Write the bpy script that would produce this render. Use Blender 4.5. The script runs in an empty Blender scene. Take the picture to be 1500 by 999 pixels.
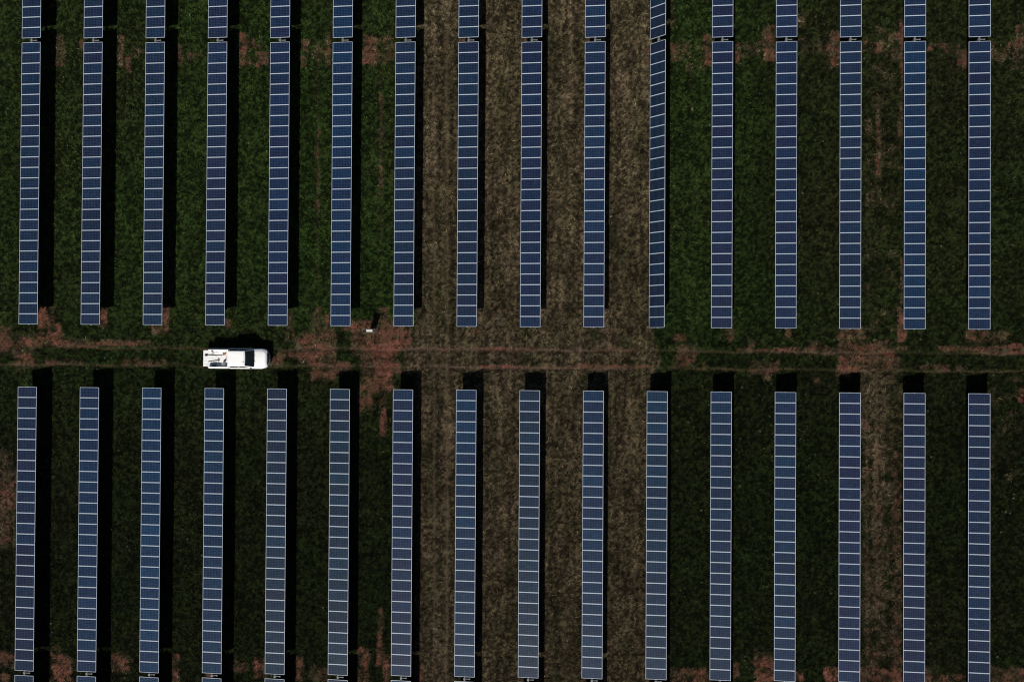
import bpy, bmesh, math, random
import numpy as np
from mathutils import Vector, Matrix, Euler

# ------------------------------------------------------------------ camera, light, exposure
scene = bpy.context.scene
COL = scene.collection
F_PX, CAM_Z, RX, RY, RZ = 1450.0, 96.2588, 0.010827, 0.023080, 0.006055
cam_d = bpy.data.cameras.new('camera'); cam = bpy.data.objects.new('camera', cam_d); COL.objects.link(cam)
cam_d.sensor_width = 36.0; cam_d.lens = 36.0 * F_PX / 1500.0; cam_d.clip_start = 0.5; cam_d.clip_end = 6000
cam.location = (0, 0, CAM_Z); cam.rotation_euler = (RX, RY, RZ)
scene.camera = cam
KX, KY = 0.3107, 0.9822                      # a point h metres up throws its shadow (KX, KY) * h away
ELEV = math.atan(1.0 / math.hypot(KX, KY)); AZ = math.atan2(-KX, -KY)
world = bpy.data.worlds.new('World'); scene.world = world; world.use_nodes = True
nt = world.node_tree; bg = nt.nodes['Background']
sky = nt.nodes.new('ShaderNodeTexSky'); sky.sky_type = 'NISHITA'; sky.sun_disc = False
sky.sun_elevation = ELEV; sky.sun_rotation = AZ; sky.altitude = 300; sky.air_density = 1.0; sky.dust_density = 1.0
nt.links.new(sky.outputs[0], bg.inputs[0]); bg.inputs[1].default_value = 0.05
sun_d = bpy.data.lights.new('sun', 'SUN'); sun_d.energy = 5.0; sun_d.angle = math.radians(0.5); sun_d.color = (1.0, 0.95, 0.87)
sun = bpy.data.objects.new('sun', sun_d); COL.objects.link(sun)
sun.rotation_euler = Vector((KX, KY, -1)).to_track_quat('-Z', 'Y').to_euler(); sun.location = (-30, -90, 90)
scene.view_settings.view_transform = 'Standard'; scene.view_settings.look = 'None'
scene.cycles.filter_width = 1.1
scene.view_settings.exposure = 0.12; scene.view_settings.gamma = 1.0; scene.view_settings.use_curve_mapping = False

rng = np.random.default_rng(7); random.seed(7)
R_ = math.radians

# ------------------------------------------------------------------ small helpers
def tag(o, label=None, cat=None, group=None, kind=None):
    if label: o['label'] = label
    if cat: o['category'] = cat
    if group: o['group'] = group
    if kind: o['kind'] = kind
    return o

def empty(name, loc, rz=0.0):
    o = bpy.data.objects.new(name, None); COL.objects.link(o); o.location = loc; o.rotation_euler = (0, 0, rz)
    o.empty_display_size = 0.3
    return o

def link_mesh(name, me, parent=None):
    o = bpy.data.objects.new(name, me); COL.objects.link(o); o.parent = parent
    return o

def build(name, bm, mats, parent=None, smooth=False):
    me = bpy.data.meshes.new(name)
    bmesh.ops.recalc_face_normals(bm, faces=bm.faces)
    if smooth:
        for f in bm.faces: f.smooth = True
    bm.to_mesh(me); bm.free()
    for m in (mats if isinstance(mats, (list, tuple)) else [mats]): me.materials.append(m)
    return link_mesh(name, me, parent)

def box(bm, c, s, rot=None, bevel=0.0, mi=0):
    r = bmesh.ops.create_cube(bm, size=1.0)
    M = Matrix.Translation(c) @ (rot.to_matrix().to_4x4() if rot else Matrix()) @ Matrix.Diagonal((s[0], s[1], s[2], 1))
    bmesh.ops.transform(bm, matrix=M, verts=r['verts'])
    fs = {f for v in r['verts'] for f in v.link_faces}
    for f in fs: f.material_index = mi
    if bevel > 0:
        es = {e for f in fs for e in f.edges}
        rb = bmesh.ops.bevel(bm, geom=list(es), offset=bevel, segments=2, affect='EDGES', profile=0.6)
        for f in rb['faces']: f.material_index = mi

def tube(bm, pts, r, seg=10, closed=False, mi=0):
    pts = [Vector(p) for p in pts]; n = len(pts); rings = []
    rr = r if isinstance(r, (list, tuple)) else [r] * n
    for i, p in enumerate(pts):
        a = pts[(i - 1) % n] if (i > 0 or closed) else p
        b = pts[(i + 1) % n] if (i < n - 1 or closed) else p
        d = (b - a).normalized(); up = Vector((0, 0, 1)) if abs(d.z) < 0.9 else Vector((1, 0, 0))
        s = d.cross(up).normalized(); t = s.cross(d).normalized()
        rings.append([bm.verts.new(p + (s * math.cos(2 * math.pi * k / seg) + t * math.sin(2 * math.pi * k / seg)) * rr[i]) for k in range(seg)])
    for i in range(n if closed else n - 1):
        A, B = rings[i], rings[(i + 1) % n]
        for k in range(seg):
            f = bm.faces.new((A[k], A[(k + 1) % seg], B[(k + 1) % seg], B[k])); f.material_index = mi
    if not closed:
        bm.faces.new(rings[0][::-1]).material_index = mi; bm.faces.new(rings[-1]).material_index = mi

def loft(bm, sections, cap=True):
    rings = [[bm.verts.new(p) for p in s] for s in sections]
    n = len(rings[0])
    for A, B in zip(rings[:-1], rings[1:]):
        for k in range(n): bm.faces.new((A[k], A[(k + 1) % n], B[(k + 1) % n], B[k]))
    if cap:
        bm.faces.new(rings[0][::-1]); bm.faces.new(rings[-1])

def prism(bm, pts, th, axis):
    """closed outline pts (3-D), thickened along vector axis * th"""
    a = Vector(axis) * th
    A = [bm.verts.new(Vector(p)) for p in pts]; B = [bm.verts.new(Vector(p) + a) for p in pts]
    bm.faces.new(A[::-1]); bm.faces.new(B); n = len(A)
    for k in range(n): bm.faces.new((A[k], A[(k + 1) % n], B[(k + 1) % n], B[k]))

# ------------------------------------------------------------------ materials
def mat(name, col=(0.5, 0.5, 0.5), rough=0.6, metal=0.0, spec=0.5):
    m = bpy.data.materials.new(name); m.use_nodes = True
    b = m.node_tree.nodes['Principled BSDF']
    b.inputs['Base Color'].default_value = (*col, 1); b.inputs['Roughness'].default_value = rough
    b.inputs['Metallic'].default_value = metal; b.inputs['Specular IOR Level'].default_value = spec
    return m

def noisy(m, scale=8.0, amount=0.25, bump=0.0, coords='Object'):
    """break a plain colour up with procedural wear"""
    t = m.node_tree; b = t.nodes['Principled BSDF']; c = tuple(b.inputs['Base Color'].default_value)
    tc = t.nodes.new('ShaderNodeTexCoord'); n = t.nodes.new('ShaderNodeTexNoise'); n.inputs['Scale'].default_value = scale
    n.inputs['Detail'].default_value = 6; t.links.new(tc.outputs[coords], n.inputs['Vector'])
    mr = t.nodes.new('ShaderNodeMapRange'); mr.inputs['From Min'].default_value = 0.3; mr.inputs['From Max'].default_value = 0.7
    mr.inputs['To Min'].default_value = 1 - amount; mr.inputs['To Max'].default_value = 1 + amount * 0.4
    t.links.new(n.outputs['Fac'], mr.inputs['Value'])
    mx = t.nodes.new('ShaderNodeMix'); mx.data_type = 'RGBA'; mx.blend_type = 'MULTIPLY'; mx.inputs['Factor'].default_value = 1
    mx.inputs[6].default_value = c; t.links.new(mr.outputs[0], mx.inputs[7]); t.links.new(mx.outputs[2], b.inputs['Base Color'])
    if bump:
        bp = t.nodes.new('ShaderNodeBump'); bp.inputs['Strength'].default_value = bump; bp.inputs['Distance'].default_value = 0.02
        t.links.new(n.outputs['Fac'], bp.inputs['Height']); t.links.new(bp.outputs[0], b.inputs['Normal'])
    return m

def math_node(t, op, a, b=None, c=None):
    n = t.nodes.new('ShaderNodeMath'); n.operation = op
    for i, v in enumerate((a, b, c)):
        if v is None: continue
        if isinstance(v, (int, float)): n.inputs[i].default_value = v
        else: t.links.new(v, n.inputs[i])
    return n.outputs[0]

PANEL_W, PANEL_H = 1.9475, 1.000
def cell_material():
    m = bpy.data.materials.new('silicon_cells'); m.use_nodes = True; t = m.node_tree; b = t.nodes['Principled BSDF']
    tc = t.nodes.new('ShaderNodeTexCoord'); sp = t.nodes.new('ShaderNodeSeparateXYZ'); t.links.new(tc.outputs['Object'], sp.inputs[0])
    cw = (PANEL_W - 0.09) / 12; ch = (PANEL_H - 0.08) / 6
    ux = math_node(t, 'DIVIDE', math_node(t, 'ADD', sp.outputs['X'], cw * 6), cw)
    uy = math_node(t, 'DIVIDE', math_node(t, 'ADD', sp.outputs['Y'], ch * 3), ch)
    fx = math_node(t, 'ABSOLUTE', math_node(t, 'SUBTRACT', math_node(t, 'FRACT', ux), 0.5))
    fy = math_node(t, 'ABSOLUTE', math_node(t, 'SUBTRACT', math_node(t, 'FRACT', uy), 0.5))
    line = math_node(t, 'GREATER_THAN', math_node(t, 'MAXIMUM', fx, fy), 0.445)
    bus = math_node(t, 'GREATER_THAN', math_node(t, 'ABSOLUTE', math_node(t, 'SUBTRACT', math_node(t, 'FRACT', math_node(t, 'MULTIPLY', uy, 3.0)), 0.5)), 0.45)
    # one tint per cell, one per module
    cx = t.nodes.new('ShaderNodeCombineXYZ'); t.links.new(math_node(t, 'FLOOR', ux), cx.inputs[0]); t.links.new(math_node(t, 'FLOOR', uy), cx.inputs[1])
    oi = t.nodes.new('ShaderNodeObjectInfo'); t.links.new(math_node(t, 'MULTIPLY', oi.outputs['Random'], 91.7), cx.inputs[2])
    wn = t.nodes.new('ShaderNodeTexWhiteNoise'); wn.noise_dimensions = '3D'; t.links.new(cx.outputs[0], wn.inputs['Vector'])
    ramp = t.nodes.new('ShaderNodeValToRGB'); e = ramp.color_ramp.elements
    e[0].position = 0.0; e[0].color = (0.0042, 0.0070, 0.0270, 1); e[1].position = 1.0; e[1].color = (0.0016, 0.0125, 0.0370, 1)
    k = e.new(0.4); k.color = (0.0030, 0.0088, 0.0290, 1)
    k = e.new(0.75); k.color = (0.0022, 0.0102, 0.0310, 1)
    t.links.new(oi.outputs['Random'], ramp.inputs[0])
    v = math_node(t, 'MULTIPLY_ADD', wn.outputs['Value'], 0.9, 0.45)
    mx = t.nodes.new('ShaderNodeMix'); mx.data_type = 'RGBA'; mx.blend_type = 'MULTIPLY'; mx.inputs['Factor'].default_value = 1
    t.links.new(ramp.outputs[0], mx.inputs[6]); t.links.new(v, mx.inputs[7])
    mb = t.nodes.new('ShaderNodeMix'); mb.data_type = 'RGBA'; t.links.new(math_node(t, 'MULTIPLY', bus, 0.10), mb.inputs['Factor'])
    t.links.new(mx.outputs[2], mb.inputs[6]); mb.inputs[7].default_value = (0.12, 0.15, 0.22, 1)
    ml = t.nodes.new('ShaderNodeMix'); ml.data_type = 'RGBA'; t.links.new(line, ml.inputs['Factor'])
    t.links.new(mb.outputs[2], ml.inputs[6]); ml.inputs[7].default_value = (0.034, 0.054, 0.092, 1)
    mc = t.nodes.new('ShaderNodeMix'); mc.data_type = 'RGBA'; mc.blend_type = 'MULTIPLY'; mc.inputs['Factor'].default_value = 1
    t.links.new(ml.outputs[2], mc.inputs[6]); t.links.new(oi.outputs['Color'], mc.inputs[7])
    # thin uneven dust
    dn = t.nodes.new('ShaderNodeTexNoise'); dn.inputs['Scale'].default_value = 2.3; dn.inputs['Detail'].default_value = 5
    ad = t.nodes.new('ShaderNodeVectorMath'); ad.operation = 'ADD'; cv = t.nodes.new('ShaderNodeCombineXYZ')
    for q_ in range(3): t.links.new(math_node(t, 'MULTIPLY', oi.outputs['Random'], 37.0 + q_), cv.inputs[q_])
    t.links.new(tc.outputs['Object'], ad.inputs[0]); t.links.new(cv.outputs[0], ad.inputs[1]); t.links.new(ad.outputs[0], dn.inputs['Vector'])
    du = math_node(t, 'MULTIPLY', math_node(t, 'MAXIMUM', math_node(t, 'SUBTRACT', dn.outputs['Fac'], 0.52), 0.0), 0.22)
    md = t.nodes.new('ShaderNodeMix'); md.data_type = 'RGBA'; t.links.new(du, md.inputs['Factor'])
    t.links.new(mc.outputs[2], md.inputs[6]); md.inputs[7].default_value = (0.11, 0.10, 0.09, 1)
    t.links.new(md.outputs[2], b.inputs['Base Color'])
    b.inputs['Roughness'].default_value = 0.32; b.inputs['IOR'].default_value = 1.34
    n = t.nodes.new('ShaderNodeTexNoise'); n.inputs['Scale'].default_value = 1.7; n.inputs['Detail'].default_value = 5
    t.links.new(tc.outputs['Object'], n.inputs['Vector'])
    t.links.new(math_node(t, 'MULTIPLY_ADD', n.outputs['Fac'], 0.12, 0.27), b.inputs['Roughness'])
    return m

M_CELL = cell_material()
M_BACK = mat('backsheet', (0.45, 0.45, 0.45), 0.6)
M_FRAME = noisy(mat('anodised_aluminium', (0.46, 0.51, 0.59), 0.45, 0.0), 3.0, 0.15)
M_STEEL = noisy(mat('galvanised_steel', (0.20, 0.21, 0.22), 0.5, 0.1), 20, 0.3)
M_STEEL_L = noisy(mat('pale_galvanised_steel', (0.13, 0.135, 0.14), 0.5, 0.0), 20, 0.25)

def attr_material(name, bump=True):
    m = bpy.data.materials.new(name); m.use_nodes = True; t = m.node_tree; b = t.nodes['Principled BSDF']
    a = t.nodes.new('ShaderNodeAttribute'); a.attribute_name = 'tint'
    b.inputs['Roughness'].default_value = 0.95; b.inputs['Specular IOR Level'].default_value = 0.05
    if bump:
        tc = t.nodes.new('ShaderNodeTexCoord')
        n1 = t.nodes.new('ShaderNodeTexNoise'); n1.inputs['Scale'].default_value = 5.5; n1.inputs['Detail'].default_value = 6; n1.inputs['Roughness'].default_value = 0.7
        n2 = t.nodes.new('ShaderNodeTexNoise'); n2.inputs['Scale'].default_value = 0.35; n2.inputs['Detail'].default_value = 4
        for n in (n1, n2): t.links.new(tc.outputs['Object'], n.inputs['Vector'])
        mr = t.nodes.new('ShaderNodeMapRange'); mr.inputs['From Min'].default_value = 0.32; mr.inputs['From Max'].default_value = 0.68
        mr.inputs['To Min'].default_value = 0.45; mr.inputs['To Max'].default_value = 1.5; t.links.new(n1.outputs['Fac'], mr.inputs['Value'])
        m2 = t.nodes.new('ShaderNodeMapRange'); m2.inputs['From Min'].default_value = 0.35; m2.inputs['From Max'].default_value = 0.65
        m2.inputs['To Min'].default_value = 0.82; m2.inputs['To Max'].default_value = 1.18; t.links.new(n2.outputs['Fac'], m2.inputs['Value'])
        mx = t.nodes.new('ShaderNodeMix'); mx.data_type = 'RGBA'; mx.blend_type = 'MULTIPLY'; mx.inputs['Factor'].default_value = 1
        t.links.new(a.outputs['Color'], mx.inputs[6]); t.links.new(math_node(t, 'MULTIPLY', mr.outputs[0], m2.outputs[0]), mx.inputs[7])
        t.links.new(mx.outputs[2], b.inputs['Base Color'])
        bp = t.nodes.new('ShaderNodeBump'); bp.inputs['Strength'].default_value = 0.7; bp.inputs['Distance'].default_value = 0.04
        t.links.new(n1.outputs['Fac'], bp.inputs['Height']); t.links.new(bp.outputs[0], b.inputs['Normal'])
    else:
        t.links.new(a.outputs['Color'], b.inputs['Base Color'])
    return m
M_GROUND = attr_material('field_soil')
M_BLADE = attr_material('grass_blades', False)

# ------------------------------------------------------------------ the lie of the field
def lattice(x, y, scale, seed):
    g = np.random.default_rng(seed).random((257, 257))
    u = x / scale + 1000.0; v = y / scale + 1000.0
    i = np.floor(u).astype(np.int64); j = np.floor(v).astype(np.int64); fu = u - i; fv = v - j
    fu = fu * fu * (3 - 2 * fu); fv = fv * fv * (3 - 2 * fv); i %= 256; j %= 256
    return (g[i, j] * (1 - fu) + g[i + 1, j] * fu) * (1 - fv) + (g[i, j + 1] * (1 - fu) + g[i + 1, j + 1] * fu) * fv

def fbm(x, y, scale, seed, octs=4):
    s = 0; a = 0.5; tot = 0
    for k in range(octs):
        s = s + a * lattice(x, y, scale / 2 ** k, seed + k); tot += a; a *= 0.55
    return s / tot

_R = np.array(Euler((RX, RY, RZ)).to_matrix())
def at(px, py, z=0.0):
    """photo pixel -> metres on the level z"""
    d = _R @ np.array([(px - 750) / F_PX, (499.5 - py) / F_PX, -1.0]); t = (z - CAM_Z) / d[2]
    return d[0] * t, d[1] * t
def image_px(x, y):
    """metres on the ground -> image pixel coordinates the patch lists below are written in"""
    v = np.stack([x, y, np.full_like(x, -CAM_Z)], -1) @ _R
    return 750 + F_PX * v[..., 0] / -v[..., 2], 499.5 - F_PX * v[..., 1] / -v[..., 2]

AXIS_H = 1.8176; TILT = 0.1182; ROW = 6.05876; X_FIRST = -54.9916; Y_B = 29.6116; Y_C = -3.6952
TRACK = (-2.15, 0.85); RUTS = (0.12, -1.60)
# bare red earth: x0, x1, y0, y1 in image pixels, strength
SOIL = [(0,22,692,796,.58),(700,960,535,539,.80),(636,790,510,513,.70),(860,960,511,514,.60),(80,97,48,100,.75),(116,124,56,76,.8),(172,183,50,98,.85),(185,193,80,108,.85),(192,212,66,86,.5),(258,268,62,100,.7),(270,302,74,90,.5),(349,364,46,98,1.05),(360,386,56,74,.68),(376,398,74,98,.95),(362,374,80,98,.7),(440,454,54,76,1.0),(438,450,78,98,.85),(478,487,44,98,.9),(455,478,62,88,.5),(531,562,52,92,1.0),
 (562,580,50,96,.6),(668,690,56,62,.8),(940,952,66,98,.8),(980,994,62,92,1.0),(994,1046,58,96,.42),(1004,1014,92,108,.8),(1030,1045,48,96,1.0),(1076,1086,60,92,1.0),(1086,1125,60,84,.5),
 (1118,1137,36,92,1.0),(1168,1230,60,80,.35),(1216,1232,44,98,1.05),(1206,1218,58,84,.75),(1262,1312,58,80,.55),(1282,1302,60,76,.9),(1316,1326,28,104,1.05),(1300,1318,46,62,.8),(1306,1320,70,94,.8),(1358,1366,62,76,.8),(1400,1419,70,100,1.05),(1384,1406,64,80,.7),(1366,1390,62,70,.6),(1452,1500,60,88,.55),
 (1484,1500,34,96,.8),(1284,1290,160,260,.65),(1316,1325,100,200,.5),(1478,1500,92,104,.6),
 (55,70,446,482,1.0),(66,90,476,500,1.0),(72,82,448,480,.6),(147,156,448,480,1.0),(222,246,476,488,.9),(236,247,446,486,1.0),(0,18,480,512,1.0),(0,60,488,506,.65),(38,92,498,508,1.0),
 (92,140,497,510,.85),(140,220,498,507,.95),(215,245,502,508,.5),(20,48,510,540,.7),(60,120,526,534,.6),(178,245,526,536,.55),(328,338,468,482,.9),
 (396,412,522,534,.8),(404,440,516,526,.5),(418,430,455,500,.5),(428,470,498,528,.85),(444,482,490,520,1.0),(458,470,450,560,.75),(472,482,462,560,.75),(482,492,474,556,.75),(455,480,525,556,.85),(476,512,530,548,.8),
 (500,515,476,486,.9),(512,560,470,520,.75),(553,568,452,480,.85),(536,592,476,512,1.1),(560,598,480,512,1.0),(575,604,476,488,.8),(528,546,505,600,.85),(546,574,510,570,1.1),(556,566,560,640,.85),(574,590,525,545,.7),
 (528,545,545,575,.7),(688,704,450,488,.6),(790,800,450,465,.5),
 (985,1008,492,506,.6),(990,1016,505,535,.7),(1062,1074,480,498,.9),(1030,1034,530,545,.5),(1095,1105,500,520,.7),(1078,1160,511,517,.85),(1098,1140,530,548,.75),(1116,1130,530,556,.6),(1186,1200,500,516,.9),(1192,1200,554,562,1.0),
 (1150,1158,480,496,.8),(1160,1262,508,520,.6),(1228,1264,480,512,.75),(1232,1262,504,545,.9),(1262,1308,500,545,.8),(1240,1320,520,545,.7),(1305,1330,506,514,.8),(1316,1328,450,500,.95),(1320,1324,380,460,.6),(1376,1396,508,512,.9),(1340,1392,532,542,.55),
 (1380,1440,506,514,.95),(1440,1500,505,520,1.1),(1418,1450,482,500,.8),(1456,1476,484,500,.85),(1400,1410,532,542,.7),(1484,1498,550,560,.7),(1486,1500,568,592,.6),
 (0,22,958,978,1.0),(0,14,988,999,.9),(74,86,946,960,.6),(76,104,962,999,.9),(160,186,960,982,.7),(252,262,958,999,.8),(340,362,968,984,.6),(300,318,984,992,.9),(372,390,966,992,.8),
 (434,444,960,999,.9),(455,482,976,996,.6),(524,542,950,999,.85),(554,560,890,940,.8),(552,562,940,976,.8),(562,572,958,999,.9),(612,622,972,999,.7),(982,1040,980,999,.7),(1012,1040,982,999,.9),(1072,1082,972,990,.8),
 (1108,1136,964,999,.9),(1104,1110,950,960,.8),(1164,1180,984,999,.8),(1212,1230,976,999,1.0),(1260,1322,980,999,1.0),(1308,1322,660,999,.56),(1266,1274,560,960,.5),(1281,1290,600,960,.45),(556,562,140,290,.50),(462,468,190,310,.46),(1350,1364,974,999,.8),(1364,1418,986,999,.6),(1448,1500,978,999,.75)]
# dry, mown brown grass
DRY = [(612,957,-900,1900,1.0),(596,962,500,545,.9),(1264,1322,550,990,.42),(1280,1293,550,900,.60),(1306,1321,600,990,.52),(1262,1300,545,640,.6),(0,24,688,800,1.0),(0,16,660,700,.5),
 (960,985,-400,58,.4),(628,640,-400,1400,.5),(1140,1180,20,60,.3),(1270,1330,40,480,.25),(1440,1500,560,700,.25)]
# lighter wheel lines pressed into the strips, by x
LINES = [(636,60,999,.85),(655,0,999,1.1),(652,0,999,.3),(744,100,470,.25),(828,60,470,.3),(838,780,990,.3),(920,100,480,.25),(1284,560,900,.5),(1270,600,900,.35),(466,60,420,.35),(558,100,400,.3),(827,560,960,.2)]

def zone(x, y):
    """masks over the field: soil, dry, line, rut"""
    x = np.asarray(x, float); y = np.asarray(y, float)
    px, py = image_px(x, y)
    wx = (fbm(x, y, 2.2, 11) - .5) * 26 + (fbm(x, y, .55, 31, 2) - .5) * 10
    wy = (fbm(x, y, 2.0, 21) - .5) * 22 + (fbm(x, y, .5, 41, 2) - .5) * 9
    def blob(b, soft, warp=1.0):
        X = px + wx * warp; Y = py + wy * warp
        dx = np.maximum(np.maximum(b[0] - X, X - b[1]), 0); dy = np.maximum(np.maximum(b[2] - Y, Y - b[3]), 0)
        return b[4] * np.exp(-(dx * dx + dy * dy) / (2 * soft * soft))
    near = (np.abs(px - 750) < 800) & (np.abs(py - 500) < 550)
    s = np.zeros_like(px)
    for b in SOIL:
        if b[3] < 113: b = (b[0] + 1, b[1] - 1, b[2] + 3, b[3] - 1, b[4] * .84)
        if (b[0] > 960 or b[0] < 250) and 470 < b[2] < 600: b = (*b[:4], b[4] * .86)
        m = min(b[1] - b[0], b[3] - b[2]); k = min(2.0, m * .18)
        s = np.maximum(s, blob((b[0] + k, b[1] - k, b[2] + k, b[3] - k, b[4]), min(4.2, max(1.7, m * .17)), min(.8, max(.22, m / 36))))
    s = np.where(near, s, 0)
    n = np.clip((fbm(x, y, .60, 51, 5) - .5) * 2.9 + .5, 0, 1.25); n2 = np.clip((fbm(x, y, .26, 57, 2) - .5) * 2.2 + .5, 0, 1)
    tk = (y > TRACK[0] - .3) & (y < TRACK[1] + .3)
    nt_ = np.clip((fbm(x * .35, y * 1.3, .60, 53, 4) - .5) * 2.9 + .5, 0, 1.25); n = np.where(tk, nt_, n)
    soil = np.clip((s * 1.06 - .28 - .60 * n - .50 * n2) * 2.0 + .45, 0, 1) * (s > .04)
    soil = soil * (.62 + .38 * np.clip((fbm(x, y, .17, 59, 2) - .5) * 3 + .7, 0, 1))
    d = np.zeros_like(px)
    for b in DRY[:2] + DRY[2:]: d = np.maximum(d, blob(b, 3.0, 0.28))
    row = (x - X_FIRST) / ROW; under = np.exp(-((row - np.round(row)) * ROW / 1.25) ** 4)
    d = d * (1 - .40 * under)
    dry = np.clip((d - .42 - (fbm(x, y, .8, 61, 4) - .5) * .9) * 3.0 + .50, 0, 1)
    halo = np.clip((s * 1.25 - .12 - (fbm(x, y, .45, 63, 4) - .5) * 1.6 - .35) * 2.2 + .3, 0, 1) * (s > .02) * .75
    dry = np.maximum(dry, halo * (1 - soil * .5))
    ln = np.zeros_like(px)
    for (lx, y0, y1, a) in LINES:
        ln = np.maximum(ln, a * np.exp(-((px + wx * .12 - lx) / 2.2) ** 2) * ((py > y0) & (py < y1)))
    ln = ln * (0.35 + fbm(x, y, .8, 71, 3))
    rut = np.maximum(*[np.exp(-((y + (fbm(x, y, 3.5, 81, 3) - .5) * .5 - r) / .15) ** 2) for r in RUTS])
    return soil, dry, ln, rut, px, py

def height(x, y, rut=None, soil=0.0):
    if rut is None: rut = np.maximum(*[np.exp(-((y + (fbm(x, y, 3.5, 81, 3) - .5) * .5 - r) / .15) ** 2) for r in RUTS])
    bank = np.exp(-((y - (RUTS[1] - .42)) / .12) ** 2) + np.exp(-((y - (RUTS[0] - .40)) / .12) ** 2)
    near = np.exp(-((np.maximum(np.abs(x) - 60, 0) + np.maximum(np.abs(y) - 45, 0)) / 40) ** 2)
    return ((fbm(x, y, .42, 91, 3) - .5) * .19 * (1 - .75 * soil) + (fbm(x, y, 9, 95, 2) - .5) * .10 - rut * .05 + bank * (.025 + .03 * (np.abs(x - 3) < 8))) * near

GREEN_A = np.array([.0080, .0156, .0035]); GREEN_B = np.array([.0112, .0128, .0046]); GREEN_C = np.array([.0084, .0188, .0034])
DRYC = np.array([.046, .0340, .0210]); DRYG = np.array([.0230, .0205, .0100]); SOILC = np.array([.104, .041, .029]); SOILD = np.array([.066, .033, .021])
def fine(x, y, sc=.22):
    f = np.clip((fbm(x, y, sc, 201, 3) - .5) * 3.6 + .5, 0, 1)
    return (.36 + 1.3 * f ** 1.5)[..., None]
def stripe(x, y):
    v = .6 * fbm(x, y * .06, .42, 231, 3) + .4 * fbm(x, y * .12, .22, 241, 2)
    return (.60 + .85 * np.clip((v - .5) * 2.4 + .5, 0, 1))[..., None]
def green(x, y, px, py):
    a = fbm(x, y, 5.0, 101, 3)[..., None]; b = fbm(x, y, 1.6, 111, 3)[..., None]
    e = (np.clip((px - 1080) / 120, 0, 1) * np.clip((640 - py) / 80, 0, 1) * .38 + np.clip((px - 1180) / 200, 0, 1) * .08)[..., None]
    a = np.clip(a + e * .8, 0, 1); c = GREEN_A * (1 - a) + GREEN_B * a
    lush_lit = np.clip((fbm(x, y, 14, 121, 2) - .35) * 2 + (py < 480) * .35 - (py > 560) * .3, 0, 1)[..., None]  # random lush patches, plus painted sunlit greening at the top, less at the bottom
    lush_lit = lush_lit * (1 - e); c = c * (1 - .6 * lush_lit) + GREEN_C * .6 * lush_lit
    return c * (.62 + .66 * b) * fine(x, y) * (1 + .35 * np.clip((1100 - px) / 60, 0, 1) * np.clip((520 - py) / 60, 0, 1) - .38 * np.clip((py - 560 + 110 * np.clip((px - 940) / 80, 0, 1)) / 120, 0, 1))[..., None]  # last factor paints sun-angle light in: brighter at the top, shaded toward the bottom
def drycol(x, y):
    a = np.clip((fbm(x, y * .22, 1.1, 131, 4) * .6 + fbm(x, y, 3.5, 137, 3) * .4 - .26) * 2.1, 0, 1)[..., None]
    return (DRYG * (1 - a) + DRYC * a) * (.65 + .7 * fbm(x, y, 1.3, 141, 2))[..., None] * fine(x, y, .20) * stripe(x, y) * (1.0 + .35 * np.clip((y + 4) / 30, -.6, 1))[..., None]  # last factor paints backscattered sun into the straw: lighter up-field, darker down-field
def soilcol(x, y):
    a = np.clip((fbm(x, y, 1.8, 151, 4) - .35) * 3, 0, 1)[..., None]
    return (SOILC * (1 - a) + SOILD * a) * (.7 + .6 * fine(x, y) * .5)

def set_tint(me, col):
    at_ = me.attributes.new('tint', 'FLOAT_COLOR', 'POINT')
    c4 = np.ones((len(col), 4), np.float32); c4[:, :3] = col; at_.data.foreach_set('color', c4.ravel())

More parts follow.
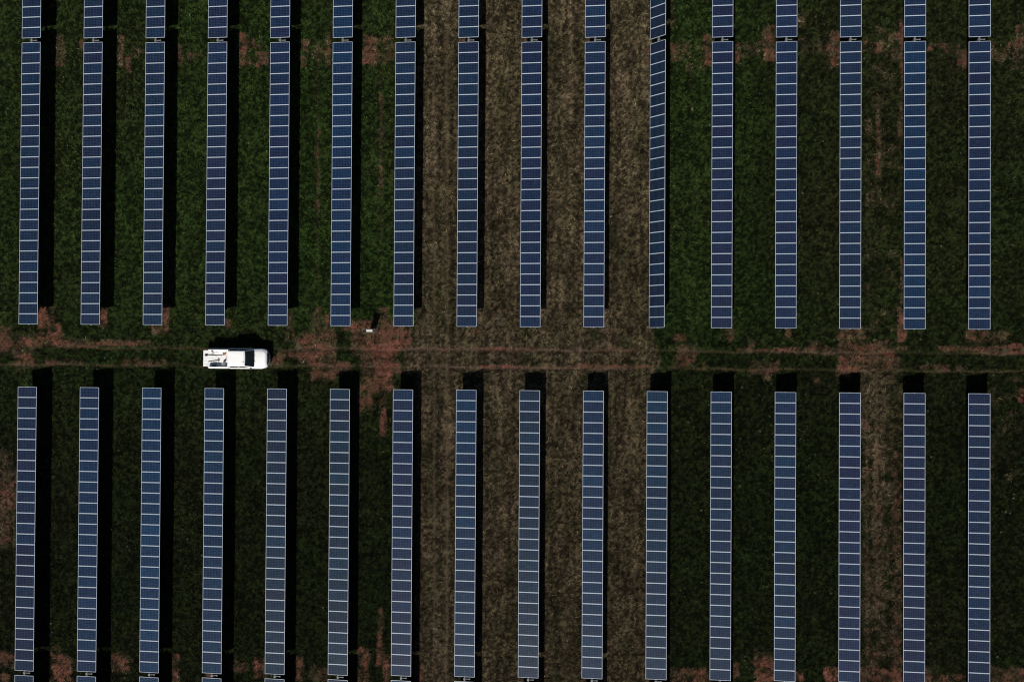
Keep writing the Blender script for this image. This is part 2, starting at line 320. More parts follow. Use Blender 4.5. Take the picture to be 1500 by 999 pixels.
def make_ground():
    st = 0.13
    def axis(lo, hi, extra):
        a = list(np.arange(lo, hi + 1e-6, st)); o = []; d = 1.0; v = a[-1]
        while v < 2500: v += d; d *= 1.6; o.append(v)
        p = []; d = 1.0; v = a[0]
        while v > -2500: v -= d; d *= 1.6; p.append(v)
        return np.array(p[::-1] + a + o)
    X = axis(-56.0, 50.0, 0); Y = axis(-36.0, 38.0, 0)
    # snap two grid lines to the track's edges
    for e in TRACK: Y[np.argmin(np.abs(Y - e))] = e
    gx, gy = np.meshgrid(X, Y, indexing='xy'); x = gx.ravel(); y = gy.ravel()
    soil, dry, ln, rut, px, py = zone(x, y)
    z = height(x, y, rut, soil)
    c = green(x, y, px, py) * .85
    c = c * (1 - dry[:, None]) + drycol(x, y) * dry[:, None]
    intrk = ((y > TRACK[0] + .1) & (y < TRACK[1] - .1))
    rc = np.array([.040, .031, .016]); rr = (rut ** 1.5 * np.clip(fbm(x * .4, y, 2.2, 161, 4) * 2.5 - .40, 0, 1) * (np.abs(x) < 400))[:, None]
    c = c * (1 - rr) + (rc * (1 - dry[:, None]) + np.array([.085, .056, .040]) * dry[:, None]) * rr
    c = c * (1 - ln[:, None] * .75) + np.array([.060, .044, .028]) * ln[:, None] * .75
    s = soil[:, None]; c = c * (1 - s) + soilcol(x, y) * s
    nx, ny = len(X), len(Y)
    idx = np.arange(nx * ny).reshape(ny, nx)
    q = np.stack([idx[:-1, :-1], idx[:-1, 1:], idx[1:, 1:], idx[1:, :-1]], -1)
    rowmid = (Y[:-1] + Y[1:]) / 2; tr = (rowmid > TRACK[0]) & (rowmid < TRACK[1])
    for name, rows in (('ground', ~tr), ('dirt_track', tr)):
        faces = q[rows].reshape(-1, 4); used, inv = np.unique(faces, return_inverse=True)
        me = bpy.data.meshes.new(name); me.vertices.add(len(used)); me.loops.add(faces.size); me.polygons.add(len(faces))
        me.vertices.foreach_set('co', np.stack([x[used], y[used], z[used]], -1).astype(np.float32).ravel())
        me.loops.foreach_set('vertex_index', inv.ravel().astype(np.int32))
        me.polygons.foreach_set('loop_start', np.arange(0, faces.size, 4, dtype=np.int32))
        me.polygons.foreach_set('loop_total', np.full(len(faces), 4, np.int32))
        me.polygons.foreach_set('use_smooth', np.ones(len(faces), bool))
        me.update(); set_tint(me, c[used]); me.materials.append(M_GROUND)
        o = link_mesh(name, me); o['kind'] = 'structure'

def make_grass():
    N = 760000
    x = rng.uniform(-56, 50, N); y = rng.uniform(-36, 38, N)
    soil, dry, ln, rut, px, py = zone(x, y)
    z = height(x, y, rut, soil)
    clump = fbm(x, y, .38, 171, 3)
    keep = rng.random(N) < np.clip((1 - soil * .93) * (1 - rut * .85) * np.clip(1 - ln * 1.1, 0, 1) * (.35 + 1.1 * clump), 0, 1)
    x, y, z, dry, soil, px, py, rut, clump = [a[keep] for a in (x, y, z, dry, soil, px, py, rut, clump)]
    n = len(x); isdry = rng.random(n) < dry
    ln_ = np.where(isdry, rng.uniform(.12, .42, n), rng.uniform(.10, .30, n)) * (.6 + .8 * clump)
    w = np.where(isdry, rng.uniform(.02, .055, n), rng.uniform(.03, .08, n)) * .5
    az = rng.uniform(0, 2 * np.pi, n); tilt = np.where(isdry, rng.uniform(.05, .8, n), rng.uniform(.25, 1.2, n))
    # the mown straw lies partly along the strips
    dx, dy, dz = np.cos(az) * np.cos(tilt), np.sin(az) * np.cos(tilt), np.sin(tilt)
    sx, sy = -np.sin(az), np.cos(az)
    roll = rng.uniform(-.6, .6, n); sz = np.sin(roll); sx = sx * np.cos(roll); sy = sy * np.cos(roll)
    b0 = np.stack([x, y, z - .01], -1); D = np.stack([dx, dy, dz], -1) * ln_[:, None]; S = np.stack([sx, sy, sz], -1) * w[:, None]
    droop = np.stack([np.zeros(n), np.zeros(n), -np.abs(ln_) * .22], -1)
    v = np.stack([b0 - S * .6, b0 + S * .6, b0 + D * .55 + S, b0 + D * .55 - S, b0 + D + droop], 1)    # 5 verts: quad + tip
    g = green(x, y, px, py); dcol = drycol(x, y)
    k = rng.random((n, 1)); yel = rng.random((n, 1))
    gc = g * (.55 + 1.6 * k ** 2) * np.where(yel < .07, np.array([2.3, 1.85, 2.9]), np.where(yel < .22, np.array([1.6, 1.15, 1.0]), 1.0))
    dc = dcol * (.35 + 1.7 * k ** 1.8) * np.where(yel < .14, np.array([2.1, 2.1, 2.1]), 1.0)
    col = np.where(isdry[:, None], dc, gc)
    for name, sel, label, cat in (('grass', ~isdry, 'low dark green grass growing between the tracker rows', 'grass'),
                                  ('dry_grass', isdry, 'dry brown mown grass lying in the middle strips', 'dry grass')):
        V = v[sel]; m = len(V); base = (np.arange(m) * 5)[:, None]
        loops = np.concatenate([base + np.array([0, 1, 2, 3]), base + np.array([3, 2, 4])], 1).ravel().astype(np.int32)
        me = bpy.data.meshes.new(name); me.vertices.add(m * 5); me.loops.add(m * 7); me.polygons.add(m * 2)
        me.vertices.foreach_set('co', V.reshape(-1).astype(np.float32)); me.loops.foreach_set('vertex_index', loops)
        ls = (np.arange(m) * 7)[:, None] + np.array([0, 4]); me.polygons.foreach_set('loop_start', ls.ravel().astype(np.int32))
        me.polygons.foreach_set('loop_total', np.tile([4, 3], m).astype(np.int32))
        me.update(); set_tint(me, np.repeat(col[sel], 5, axis=0)); me.materials.append(M_BLADE)
        tag(link_mesh(name, me), label, cat, kind='stuff')

def make_weeds():
    n = 2600; x = rng.uniform(-55, 49, n); y = rng.uniform(-35, 37, n); soil, dry, ln, rut, px, py = zone(x, y)
    patch = fbm(x, y, 5, 221, 2)
    keep = (rng.random(n) < np.clip((.18 + .75 * (px > 960) + .35 * (py > 560) * (px < 600)) * (patch * 2.6 - .7), 0, 1)) & (dry < .6) & (soil < .5)
    x, y = x[keep], y[keep]; z = height(x, y, rut[keep], soil[keep]); V = []; C = []
    for i in range(len(x)):
        r = random.uniform(.06, .17); k = random.randint(5, 8); a0 = random.uniform(0, 6.28); t = random.random()
        c = np.array([.050, .058, .034]) * (.45 + .9 * t) if t > .25 else np.array([.030, .040, .010])
        for j in range(k):
            a = a0 + 6.283 * j / k + random.uniform(-.3, .3); e = random.uniform(.15, .7); L = r * random.uniform(.7, 1.2); w = L * .22
            d = np.array([math.cos(a) * math.cos(e), math.sin(a) * math.cos(e), math.sin(e)]); s_ = np.array([-math.sin(a), math.cos(a), 0])
            b = np.array([x[i], y[i], z[i] + .05])
            V += [b - s_ * w * .3, b + s_ * w * .3, b + d * L * .6 + s_ * w, b + d * L * .6 - s_ * w, b + d * L]; C += [c * random.uniform(.7, 1.2)] * 5
    V = np.array(V); m = len(V) // 5; base = (np.arange(m) * 5)[:, None]
    loops = np.concatenate([base + np.array([0, 1, 2, 3]), base + np.array([3, 2, 4])], 1).ravel().astype(np.int32)
    me = bpy.data.meshes.new('weeds'); me.vertices.add(m * 5); me.loops.add(m * 7); me.polygons.add(m * 2)
    me.vertices.foreach_set('co', V.reshape(-1).astype(np.float32)); me.loops.foreach_set('vertex_index', loops)
    ls = (np.arange(m) * 7)[:, None] + np.array([0, 4]); me.polygons.foreach_set('loop_start', ls.ravel().astype(np.int32))
    me.polygons.foreach_set('loop_total', np.tile([4, 3], m).astype(np.int32))
    me.update(); set_tint(me, np.array(C)); me.materials.append(M_BLADE)
    tag(link_mesh('weeds', me), 'pale green broad leaved weeds scattered through the dark grass', 'weeds', kind='stuff')

make_ground()
make_grass()
make_weeds()

# ------------------------------------------------------------------ solar trackers
PITCH = 1.01; HALF = 27; LEN = HALF * PITCH - .02; GAP = 0.45

def panel_meshes():
    W, H, T, lip = PANEL_W, PANEL_H - .004, .04, .028
    bm = bmesh.new(); box(bm, (0, 0, .0), (W - .012, H - .012, .012))
    for f in bm.faces: f.material_index = 0 if f.normal.z > .5 else 1
    me = bpy.data.meshes.new('solar_panel'); bm.to_mesh(me); bm.free(); me.materials.append(M_CELL); me.materials.append(M_BACK)
    bm = bmesh.new()
    for s in (-1, 1):
        box(bm, (s * (W / 2 - lip / 2), 0, -.008), (lip, H, T))
        box(bm, (0, s * (H / 2 - lip / 2), -.008), (W - 2 * lip, lip, T))
    fr = bpy.data.meshes.new('panel_frame'); bm.to_mesh(fr); bm.free(); fr.materials.append(M_FRAME)
    return me, fr
ME_PANEL, ME_FRAME = panel_meshes()

def tracker_parts():
    """meshes shared by every tracker, in tracker space before tilting (x across, y along, z up from the torque tube)"""
    out = {}
    bm = bmesh.new(); tl = LEN * 2 + GAP + .1
    box(bm, (0, 0, 0), (.12, tl, .12), bevel=.012)
    for s in (-1, 1):
        for k in range(HALF + 1):
            yy = s * (GAP / 2 + max(.04, min(LEN - .04, k * PITCH - .01)))
            box(bm, (0, yy, .083), (.90, .05, .04))
    me = bpy.data.meshes.new('torque_tube'); bm.to_mesh(me); bm.free(); me.materials.append(M_STEEL); out['tube'] = me
    bm = bmesh.new(); h = AXIS_H - .14 - .02
    box(bm, (0, 0, h / 2 - .2), (.15, .008, h + .4 - .2))
    for s in (-1, 1): box(bm, (s * .075, 0, h / 2 - .2), (.008, .09, h + .4 - .2))
    box(bm, (0, 0, h - .13), (.20, .12, .10))
    box(bm, (0, 0, h - .06), (.24, .05, .05), bevel=.01)
    me = bpy.data.meshes.new('post'); bm.to_mesh(me); bm.free(); me.materials.append(M_STEEL); out['post'] = me
    bm = bmesh.new()
    box(bm, (-.02, 0, 0), (.20, .20, .24), bevel=.02)
    tube(bm, [(.05, 0, .03), (.44, 0, .03)], .045, 12)
    box(bm, (.47, 0, .03), (.12, .12, .12), bevel=.02)
    me = bpy.data.meshes.new('drive_unit'); bm.to_mesh(me); bm.free(); me.materials.append(M_STEEL_L); out['drive'] = me
    return out
TP = tracker_parts()
ORD = ['', 'first', 'second', 'third', 'fourth', 'fifth', 'sixth', 'seventh', 'eighth', 'ninth', 'tenth', 'eleventh', 'twelfth', 'thirteenth', 'fourteenth', 'fifteenth', 'sixteenth']
def tracker_label(i, upper):
    rank = 'upper' if upper else 'lower'
    if upper and i == 11: return 'steeply tilted narrow tracker of blue solar panels, on the right edge of the brown strip'
    if upper and i == 4: return 'solar tracker with blue panels ending just above the white pickup'
    if not upper and i == 4: return 'solar tracker with blue panels starting just below the white pickup'
    if i == 1: return f'leftmost solar tracker of the {rank} rank, blue panels over green grass'
    if i == 16: return f'rightmost solar tracker of the {rank} rank, blue panels over dark grass'
    g = 'brown dry grass' if 8 <= i <= 10 else ('brown strip edge' if i in (7, 11) else 'dark green grass')
    if i <= 8: return f'{ORD[i]} solar tracker from the left, {rank} rank, blue panels by {g}'
    return f'{ORD[17 - i]} solar tracker from the right, {rank} rank, blue panels by {g}'

ROW_TINT = {(6, True): (.85, 1.15, 1.25), (7, True): (.95, 1.05, 1.05), (3, False): (.85, 1.25, 1.30), (2, False): (.88, 1.12, 1.18), (4, False): (.90, 1.15, 1.15),
            (1, False): (1.0, .92, .92), (8, False): (.85, 1.15, 1.15), (15, True): (.85, 1.12, 1.18), (15, False): (1.15, .98, 1.0), (13, False): (.92, 1.12, 1.12),
            (11, True): (.85, .9, .85), (1, True): (.9, 1.0, 1.0)}
def make_tracker(i, upper):
    x = X_FIRST + i * ROW; yc = (Y_B + GAP / 2) if upper else (Y_C - LEN - GAP / 2)
    th = .8648 if (upper and i == 11) else TILT + random.uniform(-.008, .008)
    if upper and i == 11: x -= .086
    root = empty('solar_tracker', (x, yc, 0))
    tag(root, tracker_label(i, upper), 'solar tracker', 'solar trackers standing in two ranks across the field')
    nrm = Vector((-math.sin(th), 0, math.cos(th))); axis = Vector((0, 0, AXIS_H)) - nrm * .128
    o = link_mesh('torque_tube', TP['tube'], root); o.location = axis; o.rotation_euler = (0, -th, 0)
    for k in range(-4, 5):
        y = 0 if k == 0 else math.copysign(.9 + abs(k) * 6.35, k)
        o = link_mesh('post', TP['post'], root); o.location = (axis.x, y, axis.z - (AXIS_H - .16) - .02)
    o = link_mesh('drive_unit', TP['drive'], root); o.location = (axis.x, 0, axis.z + .0)
    tint = ROW_TINT.get((i, upper)) or (random.uniform(.88, 1.12), random.uniform(.92, 1.10), random.uniform(.90, 1.12))
    for s in (-1, 1):
        for k in range(HALF):
            y = s * (GAP / 2 + PITCH * (k + .5) - .01)
            p = link_mesh('solar_panel', ME_PANEL, root)
            p.location = Vector((0, y, AXIS_H)); p.rotation_euler = (random.gauss(0, .003), -th + random.gauss(0, .003), 0)
            g_ = random.gauss(1, .05); p.color = (tint[0] * g_, tint[1] * g_, tint[2] * g_, 1)
            link_mesh('panel_frame', ME_FRAME, p)
for up in (True, False):
    for i in range(1, 17): make_tracker(i, up)

# ------------------------------------------------------------------ pickup truck on the track
M_PAINT = mat('white_car_paint', (.80, .80, .79), .25); M_PAINT.node_tree.nodes['Principled BSDF'].inputs['Coat Weight'].default_value = .5
noisy(M_PAINT, 3, .06)
M_BED = noisy(mat('white_bed_paint', (.70, .70, .69), .5), 6, .12)
M_GLASS = mat('tinted_glass', (.016, .022, .026), .12)
M_BLACK = noisy(mat('black_plastic', (.018, .018, .019), .55), 12, .2)
M_RUBBER = noisy(mat('tyre_rubber', (.016, .016, .016), .85), 20, .2)
M_CHROME = mat('bumper_chrome', (.42, .46, .50), .25, .8)
M_ALLOY = mat('alloy', (.45, .46, .47), .35, .7)
M_LAMP = mat('clear_lamp', (.45, .50, .55), .1)
M_RED = mat('red_lamp', (.35, .02, .015), .2)
M_SEAT = mat('seat_cloth', (.03, .035, .04), .9)

def smoothstep(a, b, x): t = max(0, min(1, (x - a) / (b - a))); return t * t * (3 - 2 * t)
FW, RW, WR = 1.88, -1.72, .40          # wheel stations and radius
def belly(x):
    z = .42
    for c in (FW, RW):
        d = abs(x - c)
        if d < .50: z = max(z, .40 + math.sqrt(max(0, .50 ** 2 - d * d)))
    return z

truck = empty('pickup_truck', (-28.60, -.83, 0.0))
tag(truck, 'white double cab pickup truck with its tailgate down on the grassy track', 'pickup truck')

def body_section(x):
    nose = smoothstep(2.05, 2.70, x); hw = .985 - .20 * nose ** 1.6
    if x < 1.38: zt = 1.14; sh = .86
    else: zt = 1.16 - .09 * smoothstep(1.38, 2.50, x) - .10 * smoothstep(2.48, 2.66, x); sh = .84 - .16 * nose
    zb = belly(x); crown = .05 if x > 1.38 else .0
    half = [(0.0, zb), (hw - .10, zb), (hw - .02, zb + .04), (hw, min(zb + .20, .93)), (hw - .005, .96), (hw - .05, zt - .08), (sh, zt), (sh * .6, zt + crown * .8), (0.0, zt + crown)]
    half[4] = (half[4][0], max(half[3][1] + .01, min(.96, zt - .12)))
    r = [(x, y, z) for y, z in half]; l = [(x, -y, z) for y, z in half[-2:0:-1]]
    return r + l
bm = bmesh.new(); xs = sorted(set([round(v, 3) for v in np.arange(-1.0, 2.64, .045)] + [1.36, 1.40, 2.66]))
loft(bm, [body_section(x) for x in xs])
build('body', bm, M_PAINT, truck, smooth=True)
# bed: a U with wheel arches, open at the back
def bed_section(x):
    zb = belly(x); hw = .985; z0 = min(zb + .2, .93)
    half = [(0, min(zb, .80)), (hw - .10, zb if zb < .80 else .80), (hw - .02, zb + .03), (hw, z0), (hw - .01, 1.0), (.865, 1.27), (.845, 1.30), (.81, 1.30), (.79, 1.28), (.79, .87), (0, .87)]
    if zb > .78: half[1] = (.80, .80)
    r = [(x, y, z) for y, z in half]; l = [(x, -y, z) for y, z in half[-2:0:-1]]
    return r + l
bm = bmesh.new(); loft(bm, [bed_section(x) for x in np.linspace(-2.98, -1.03, 44)])
box(bm, (-1.06, 0, 1.075), (.07, 1.578, .40))
for s in (-1, 1): box(bm, (RW, s * .70, .94), (.80, .18, .136), bevel=.03)
for k in range(7): box(bm, (-2.03, -.48 + k * .16, .874), (1.84, .05, .01))
bed = build('cargo_bed', bm, M_BED, truck)
bm = bmesh.new(); box(bm, (-3.275, 0, .84), (.60, 1.56, .055), bevel=.015)
for k in range(5): box(bm, (-3.27, -.6 + k * .30, .872), (.50, .05, .012))
tg = build('tailgate', bm, M_BED, truck)
bm = bmesh.new(); box(bm, (-3.36, 0, .808), (.16, .22, .02), bevel=.006); build('handle', bm, M_BLACK, tg)
for s in (-1, 1):
    bm = bmesh.new(); tube(bm, [(-2.96, s * .80, 1.18), (-3.42, s * .795, .875)], .010, 6); build('tailgate_stay', bm, M_BLACK, truck)

# cab greenhouse with rounded roof
def ring(x0, x1, hy, z, r, tx=0.0, n=5):
    pts = []
    for (cx, cy, a0) in ((x1 - r, hy - r, 0), (x0 + r, hy - r, 90), (x0 + r, -hy + r, 180), (x1 - r, -hy + r, 270)):
        for k in range(n): a = R_(a0 + 90 * k / (n - 1)); pts.append((cx + r * math.cos(a), cy + r * math.sin(a), z))
    return pts
def cab_ring(z, inset=0.0):
    t = (z - 1.13) / (1.80 - 1.13)
    return ring(-1.02 + .10 * t + inset, 1.52 - .80 * t - inset, .895 - .155 * t - inset, z, .10)
bm = bmesh.new(); loft(bm, [cab_ring(1.13), cab_ring(1.45), cab_ring(1.74), cab_ring(1.80, .015), ring(-.86, .66, .66, 1.835, .12), ring(-.5, .5, .4, 1.85, .12)])
cab = build('cab', bm, M_PAINT, truck, smooth=False)
def cab_pt(kind, u, z, off=.006):
    t = (z - 1.13) / .67
    if kind == 'front': return (1.52 - .80 * t + off * .7, u, z + off * .7)
    if kind == 'rear': return (-1.02 + .10 * t - off, u, z)
    return (u, kind * (.895 - .155 * t + off), z + off * .2)
def panel(name, pts, m, parent, th=.004):
    bm = bmesh.new(); vs = [bm.verts.new(p) for p in pts]; f = bm.faces.new(vs); bm.normal_update()
    n = f.normal.copy(); r = bmesh.ops.extrude_face_region(bm, geom=[f]); 
    bmesh.ops.translate(bm, vec=n * th, verts=[e for e in r['geom'] if isinstance(e, bmesh.types.BMVert)])
    return build(name, bm, m, parent)
# the screen bows forward in the middle
bm = bmesh.new(); cols = []
for k in range(9):
    u = -.80 + 1.60 * k / 8; bow = .07 * (1 - (u / .8) ** 2)
    a = cab_pt('front', u, 1.17, .012); b = cab_pt('front', u * .86, 1.775, .012)
    cols.append((bm.verts.new((a[0] + bow, a[1], a[2] + .01)), bm.verts.new((b[0] + bow * .5 - .015, b[1], b[2]))))
for A, B in zip(cols[:-1], cols[1:]): bm.faces.new((A[0], B[0], B[1], A[1]))
bmesh.ops.solidify(bm, geom=list(bm.faces), thickness=.006)
ws = build('windshield', bm, M_GLASS, cab)
for s in (-.42, .12):
    bm = bmesh.new(); tube(bm, [(1.60, s + .05, 1.19), (1.52, s + .30, 1.26), (1.43, s + .48, 1.35)], .009, 6); build('wiper', bm, M_BLACK, cab)
panel('rear_window', [cab_pt('rear', -.62, 1.24), cab_pt('rear', -.56, 1.70), cab_pt('rear', .56, 1.70), cab_pt('rear', .62, 1.24)], M_GLASS, cab)
for s in (-1, 1):
    for (a, b, c, d) in ((-.84, -.76, .02, .02), (.10, .10, .66, 1.14)):
        panel('side_window', [cab_pt(s, a, 1.19), cab_pt(s, b, 1.72), cab_pt(s, c, 1.72), cab_pt(s, d, 1.19)], M_GLASS, cab)
    for (x0, x1) in ((-.92, .06), (.08, 1.16)):
        bm = bmesh.new(); prism(bm, [(x0, s * .982, .52), (x1, s * .982, .52), (x1, s * .982, .96), (x1, s * .938, 1.07), (x0, s * .938, 1.07), (x0, s * .982, .96)], .012, (0, s, 0))
        d = build('door', bm, M_PAINT, truck)
        bm = bmesh.new(); box(bm, (x0 + .14, s * 1.004, .93), (.16, .03, .03), bevel=.008); build('handle', bm, M_BLACK, d)
    bm = bmesh.new(); box(bm, (1.14, s * 1.02, 1.20), (.10, .20, .17), bevel=.03); box(bm, (1.13, s * .93, 1.17), (.05, .12, .04))
    build('wing_mirror', bm, M_BLACK, truck)
    bm = bmesh.new(); prism(bm, [(2.74, s * .52, .84), (2.66, s * .72, .84), (2.40, s * .90, .86), (2.40, s * .885, .98), (2.62, s * .74, 1.00), (2.72, s * .54, .985)], .03, (0.3, s * .2, .35))
    build('headlight', bm, M_LAMP, truck)
    bm = bmesh.new(); box(bm, (-2.985, s * .89, 1.05), (.03, .13, .36), bevel=.01); build('tail_light', bm, M_RED, truck)
    for wx in (FW, RW):
        bm = bmesh.new(); prof = [(.24, -.11), (.36, -.12), (.395, -.10), (.40, -.05), (.40, .05), (.395, .10), (.36, .12), (.24, .11)]
        secs = [[(r * math.cos(a), yy, r * math.sin(a)) for r, yy in prof] for a in [2 * math.pi * k / 32 for k in range(32)]]
        rg = [[bm.verts.new(p) for p in q] for q in secs]
        for k in range(32):
            A, B = rg[k], rg[(k + 1) % 32]
            for j in range(len(prof)): bm.faces.new((A[j], A[(j + 1) % len(prof)], B[(j + 1) % len(prof)], B[j]))
        wh = empty('wheel', (wx, s * .85, WR - .02)); wh.parent = truck
        build('tyre', bm, M_RUBBER, wh, smooth=True)
        bm = bmesh.new(); tube(bm, [(0, -.10, 0), (0, s * .06, 0)], .25, 24)
        for k in range(6):
            a = math.pi * k / 3; box(bm, (.13 * math.cos(a), s * .075, .13 * math.sin(a)), (.20, .03, .05), rot=Euler((0, -a, 0)))
        tube(bm, [(0, s * .05, 0), (0, s * .10, 0)], .05, 12); build('rim', bm, M_ALLOY, wh)
bm = bmesh.new(); sec = []
for k in range(15):
    u = -1 + k / 7; y = .80 * u; x = 2.80 - .24 * abs(u) ** 2.4
    sec.append([(x - .16, y, .62), (x, y, .62), (x + .01, y, .80), (x - .02, y, .93), (x - .05, y, .965), (x - .16, y, .97)])
loft(bm, sec)
for k in range(4): tube(bm, [(2.80 - .24 * abs(u) ** 2.4 + .012, .62 * u, .68 + k * .065) for u in (-1, -.5, 0, .5, 1)], .010, 5)
build('grille', bm, M_BLACK, truck)
bm = bmesh.new()
sec = []
for k in range(13):
    u = -1 + k / 6; y = .93 * u; x = 2.89 - .34 * abs(u) ** 2.4
    sec.append([(x - .22, y, .50), (x - .02, y, .46), (x, y, .52), (x, y, .60), (x - .03, y, .64), (x - .22, y, .645)])
loft(bm, sec); build('front_bumper', bm, M_CHROME, truck, smooth=False)
bm = bmesh.new(); box(bm, (-3.06, 0, .58), (.16, 1.80, .16), bevel=.03); build('rear_bumper', bm, M_CHROME, truck)
bm = bmesh.new(); box(bm, (-.1, 0, .50), (5.2, .9, .18)); 
for x in (FW, RW): tube(bm, [(x, -.74, .38), (x, .74, .38)], .06, 10)
build('chassis', bm, M_BLACK, truck)
bm = bmesh.new(); box(bm, (.62, -.33, 1.845), (.10, .03, .05), bevel=.008); tube(bm, [(.62, -.33, 1.86), (.50, -.33, 2.00)], .006, 6); build('antenna', bm, M_BLACK, truck)
bm = bmesh.new(); box(bm, (.62, .42, 1.838), (.05, .05, .02), bevel=.006); build('roof_marker', bm, M_STEEL, truck)
# hood shut line and bed/cab gap are real thin strips
bm = bmesh.new()
for s in (-1, 1): tube(bm, [(1.50, s * .76, 1.172), (2.1, s * .74, 1.148), (2.52, s * .64, 1.098)], .006, 5)
build('hood_seam', bm, M_BLACK, truck)

# ------------------------------------------------------------------ things lying in the bed (they rest on it, so each stands alone)
M_WOODR = noisy(mat('red_handle', (.30, .07, .04), .6), 15, .3); M_ROPE = noisy(mat('tan_rope', (.33, .12, .06), .9), 30, .4)
M_CABLE = mat('grey_cable', (.22, .24, .25), .6); M_DARKSTEEL = noisy(mat('dark_steel', (.03, .03, .032), .5, .5), 20, .3)
T0 = Vector((-28.60, -.83, 0)); FLOOR = .885
def bedloc(zx, zy, z=FLOOR): return T0 + Vector(((zx - 90) / 187 - 3.59, (560 - zy) / 188, z))
t = empty('shovel', bedloc(150, 500)); tag(t, 'long dark shovel laid flat with its blade on the open tailgate', 'shovel', 'tools lying in the truck bed')
bm = bmesh.new(); n = 8
out = [(-.16, 0), (-.14, .07), (-.06, .115), (.10, .115), (.14, .05), (.14, -.05), (.10, -.115), (-.06, -.115), (-.14, -.07)]
prism(bm, [(x, y, .012 + .25 * y * y) for x, y in out], .008, (0, 0, 1)); build('blade', bm, M_DARKSTEEL, t)
bm = bmesh.new(); tube(bm, [(.10, 0, .03), (.30, -.01, .05), (1.05, -.05, .05)], .026, 8); build('shaft', bm, M_DARKSTEEL, t)
bm = bmesh.new(); tube(bm, [(1.05, -.05, .05), (1.50, -.03, .05)], .022, 8); box(bm, (1.52, -.03, .05), (.05, .14, .035), bevel=.01); build('grip', bm, M_WOODR, t)
t = empty('pickaxe', bedloc(380, 590)); tag(t, 'dark pickaxe lying in the middle of the truck bed', 'pickaxe', 'tools lying in the truck bed')
bm = bmesh.new(); tube(bm, [(-.06, .20, .02), (.0, .08, .045), (.01, 0, .055), (.0, -.12, .045), (-.07, -.26, .02)], [.012, .032, .048, .034, .010], 8); build('head', bm, M_DARKSTEEL, t)
bm = bmesh.new(); tube(bm, [(.06, .0, .055), (-1.05, -.18, .03)], .024, 8); build('shaft', bm, M_DARKSTEEL, t)
t = empty('rope', bedloc(480, 470)); tag(t, 'reddish tan rope coiled behind the cab in the truck bed', 'rope')
bm = bmesh.new(); pts = []
for k in range(90): a = k * .42; r = .10 + .05 * math.sin(k * .37) + .03 * math.sin(k * 1.3); pts.append((r * math.cos(a), r * 1.15 * math.sin(a), .02 + .0012 * k))
pts += [(.14, -.12, .06), (.16, -.28, .02), (.20, -.45, .02), (.14, -.62, .02)]
tube(bm, pts, .014, 6); build('coil', bm, M_ROPE, t)
def pouch(loc, s, label, rz):
    bm = bmesh.new(); box(bm, (0, 0, s[2] / 2), s, bevel=min(s) * .3)
    for f in range(1): box(bm, (0, 0, s[2] + .01), (s[0] * .5, .02, .02), bevel=.004)
    o = build('pouch', bm, M_BLACK); o.location = loc; o.rotation_euler = (0, 0, rz); tag(o, label, 'pouch'); return o
pouch(bedloc(500, 592), (.16, .12, .09), 'small black pouch at the loose end of the rope', .3)
pouch(bedloc(258, 422), (.17, .14, .12), 'small black pouch by the far side of the bed near the tailgate', .1)
bm = bmesh.new(); tube(bm, [((.08 + .01 * (k % 3)) * math.cos(k * .5), (.08 + .01 * (k % 3)) * math.sin(k * .5), .012 + .0008 * k) for k in range(50)] + [(.2, .06, .012), (.5, .1, .012), (.68, .08, .012)], .008, 6)
o = build('cable', bm, M_CABLE); o.location = bedloc(265, 465); tag(o, 'thin grey cable looped beside the shovel in the truck bed', 'cable')

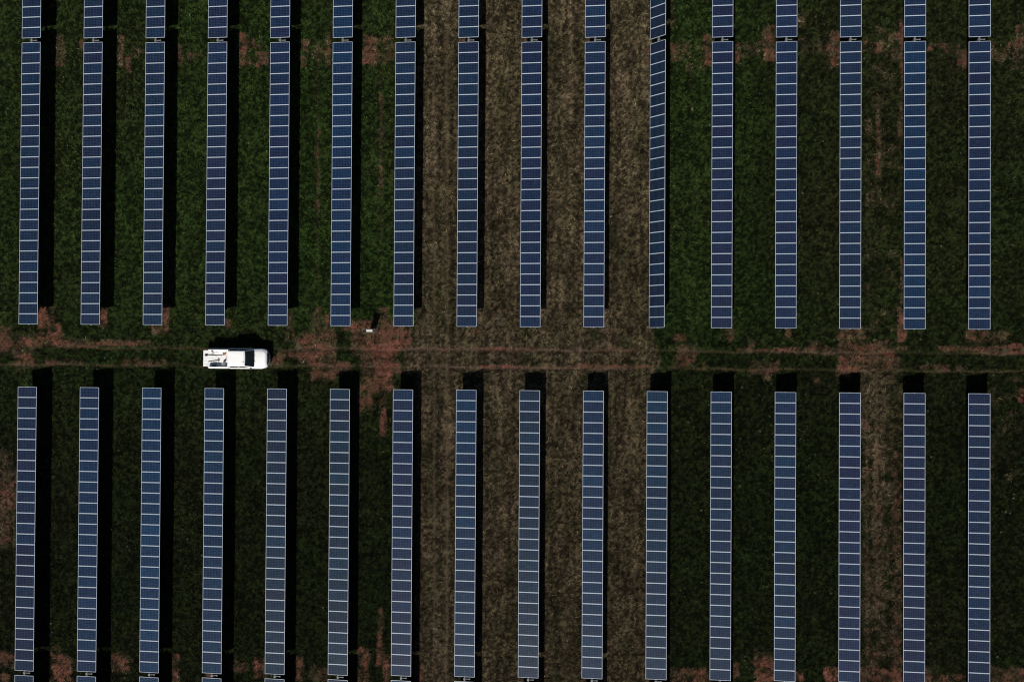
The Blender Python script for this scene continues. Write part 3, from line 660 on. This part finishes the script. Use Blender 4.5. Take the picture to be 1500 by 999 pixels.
bm = bmesh.new(); box(bm, (0, 0, .10), (.42, .20, .20), bevel=.03); box(bm, (0, 0, .21), (.40, .18, .03), bevel=.01); tube(bm, [(-.09, 0, .22), (-.07, 0, .27), (.07, 0, .27), (.09, 0, .22)], .012, 6)
o = build('tool_box', bm, mat('grey_blue_plastic', (.035, .045, .07), .5)); o.location = bedloc(300, 684); tag(o, 'grey blue tool box in the shade of the near bed side', 'tool box')
bm = bmesh.new(); pr = [(.105, 0), (.125, .26), (.132, .27), (.120, .27), (.098, .02)]
rg = [[bm.verts.new((r * math.cos(a), r * math.sin(a), z)) for r, z in pr] for a in [2 * math.pi * k / 20 for k in range(20)]]
for k in range(20):
    for q in range(4): bm.faces.new((rg[k][q], rg[(k + 1) % 20][q], rg[(k + 1) % 20][q + 1], rg[k][q + 1]))
bm.faces.new([r[4] for r in rg]); o = build('bucket', bm, M_BED); o.location = bedloc(470, 655); tag(o, 'white round bucket in the bed corner behind the cab', 'bucket')

# ------------------------------------------------------------------ combiner cabinet on its frame by the red earth
M_CAB = noisy(mat('white_cabinet', (.38, .41, .40), .45), 6, .15)
cabt = empty('electrical_cabinet', (-15.95, 1.95, 0)); tag(cabt, 'white electrical cabinet on a two post steel frame by bare red soil', 'electrical cabinet')
for px_ in (-.62, .62):
    bm = bmesh.new(); box(bm, (px_, .06, .83), (.05, .05, 1.86)); build('post', bm, M_STEEL_L, cabt)
for z in (.55, 1.55):
    bm = bmesh.new(); box(bm, (0, .10, z), (1.36, .03, .05)); build('rail', bm, M_STEEL_L, cabt)
bm = bmesh.new(); box(bm, (.07, -.02, .98), (.56, .18, 1.30), bevel=.012); cb = build('cabinet', bm, M_CAB, cabt)
bm = bmesh.new(); box(bm, (.07, -.115, .98), (.50, .012, 1.22), bevel=.004); dr = build('door', bm, M_CAB, cabt)
bm = bmesh.new(); box(bm, (.26, -.13, 1.0), (.025, .03, .12), bevel=.005); build('handle', bm, M_BLACK, dr)
bm = bmesh.new(); prism(bm, [(-.22, -.15, 1.66), (.36, -.15, 1.66), (.36, .08, 1.70), (-.22, .08, 1.70)], .012, (0, 0, 1)); build('sun_shield', bm, M_CAB, cabt)
bm = bmesh.new(); tube(bm, [(.0, .0, .36), (.0, .0, .0)], .03, 8); tube(bm, [(.14, .0, .36), (.14, .0, .0)], .03, 8); build('conduit', bm, M_BLACK, cabt)
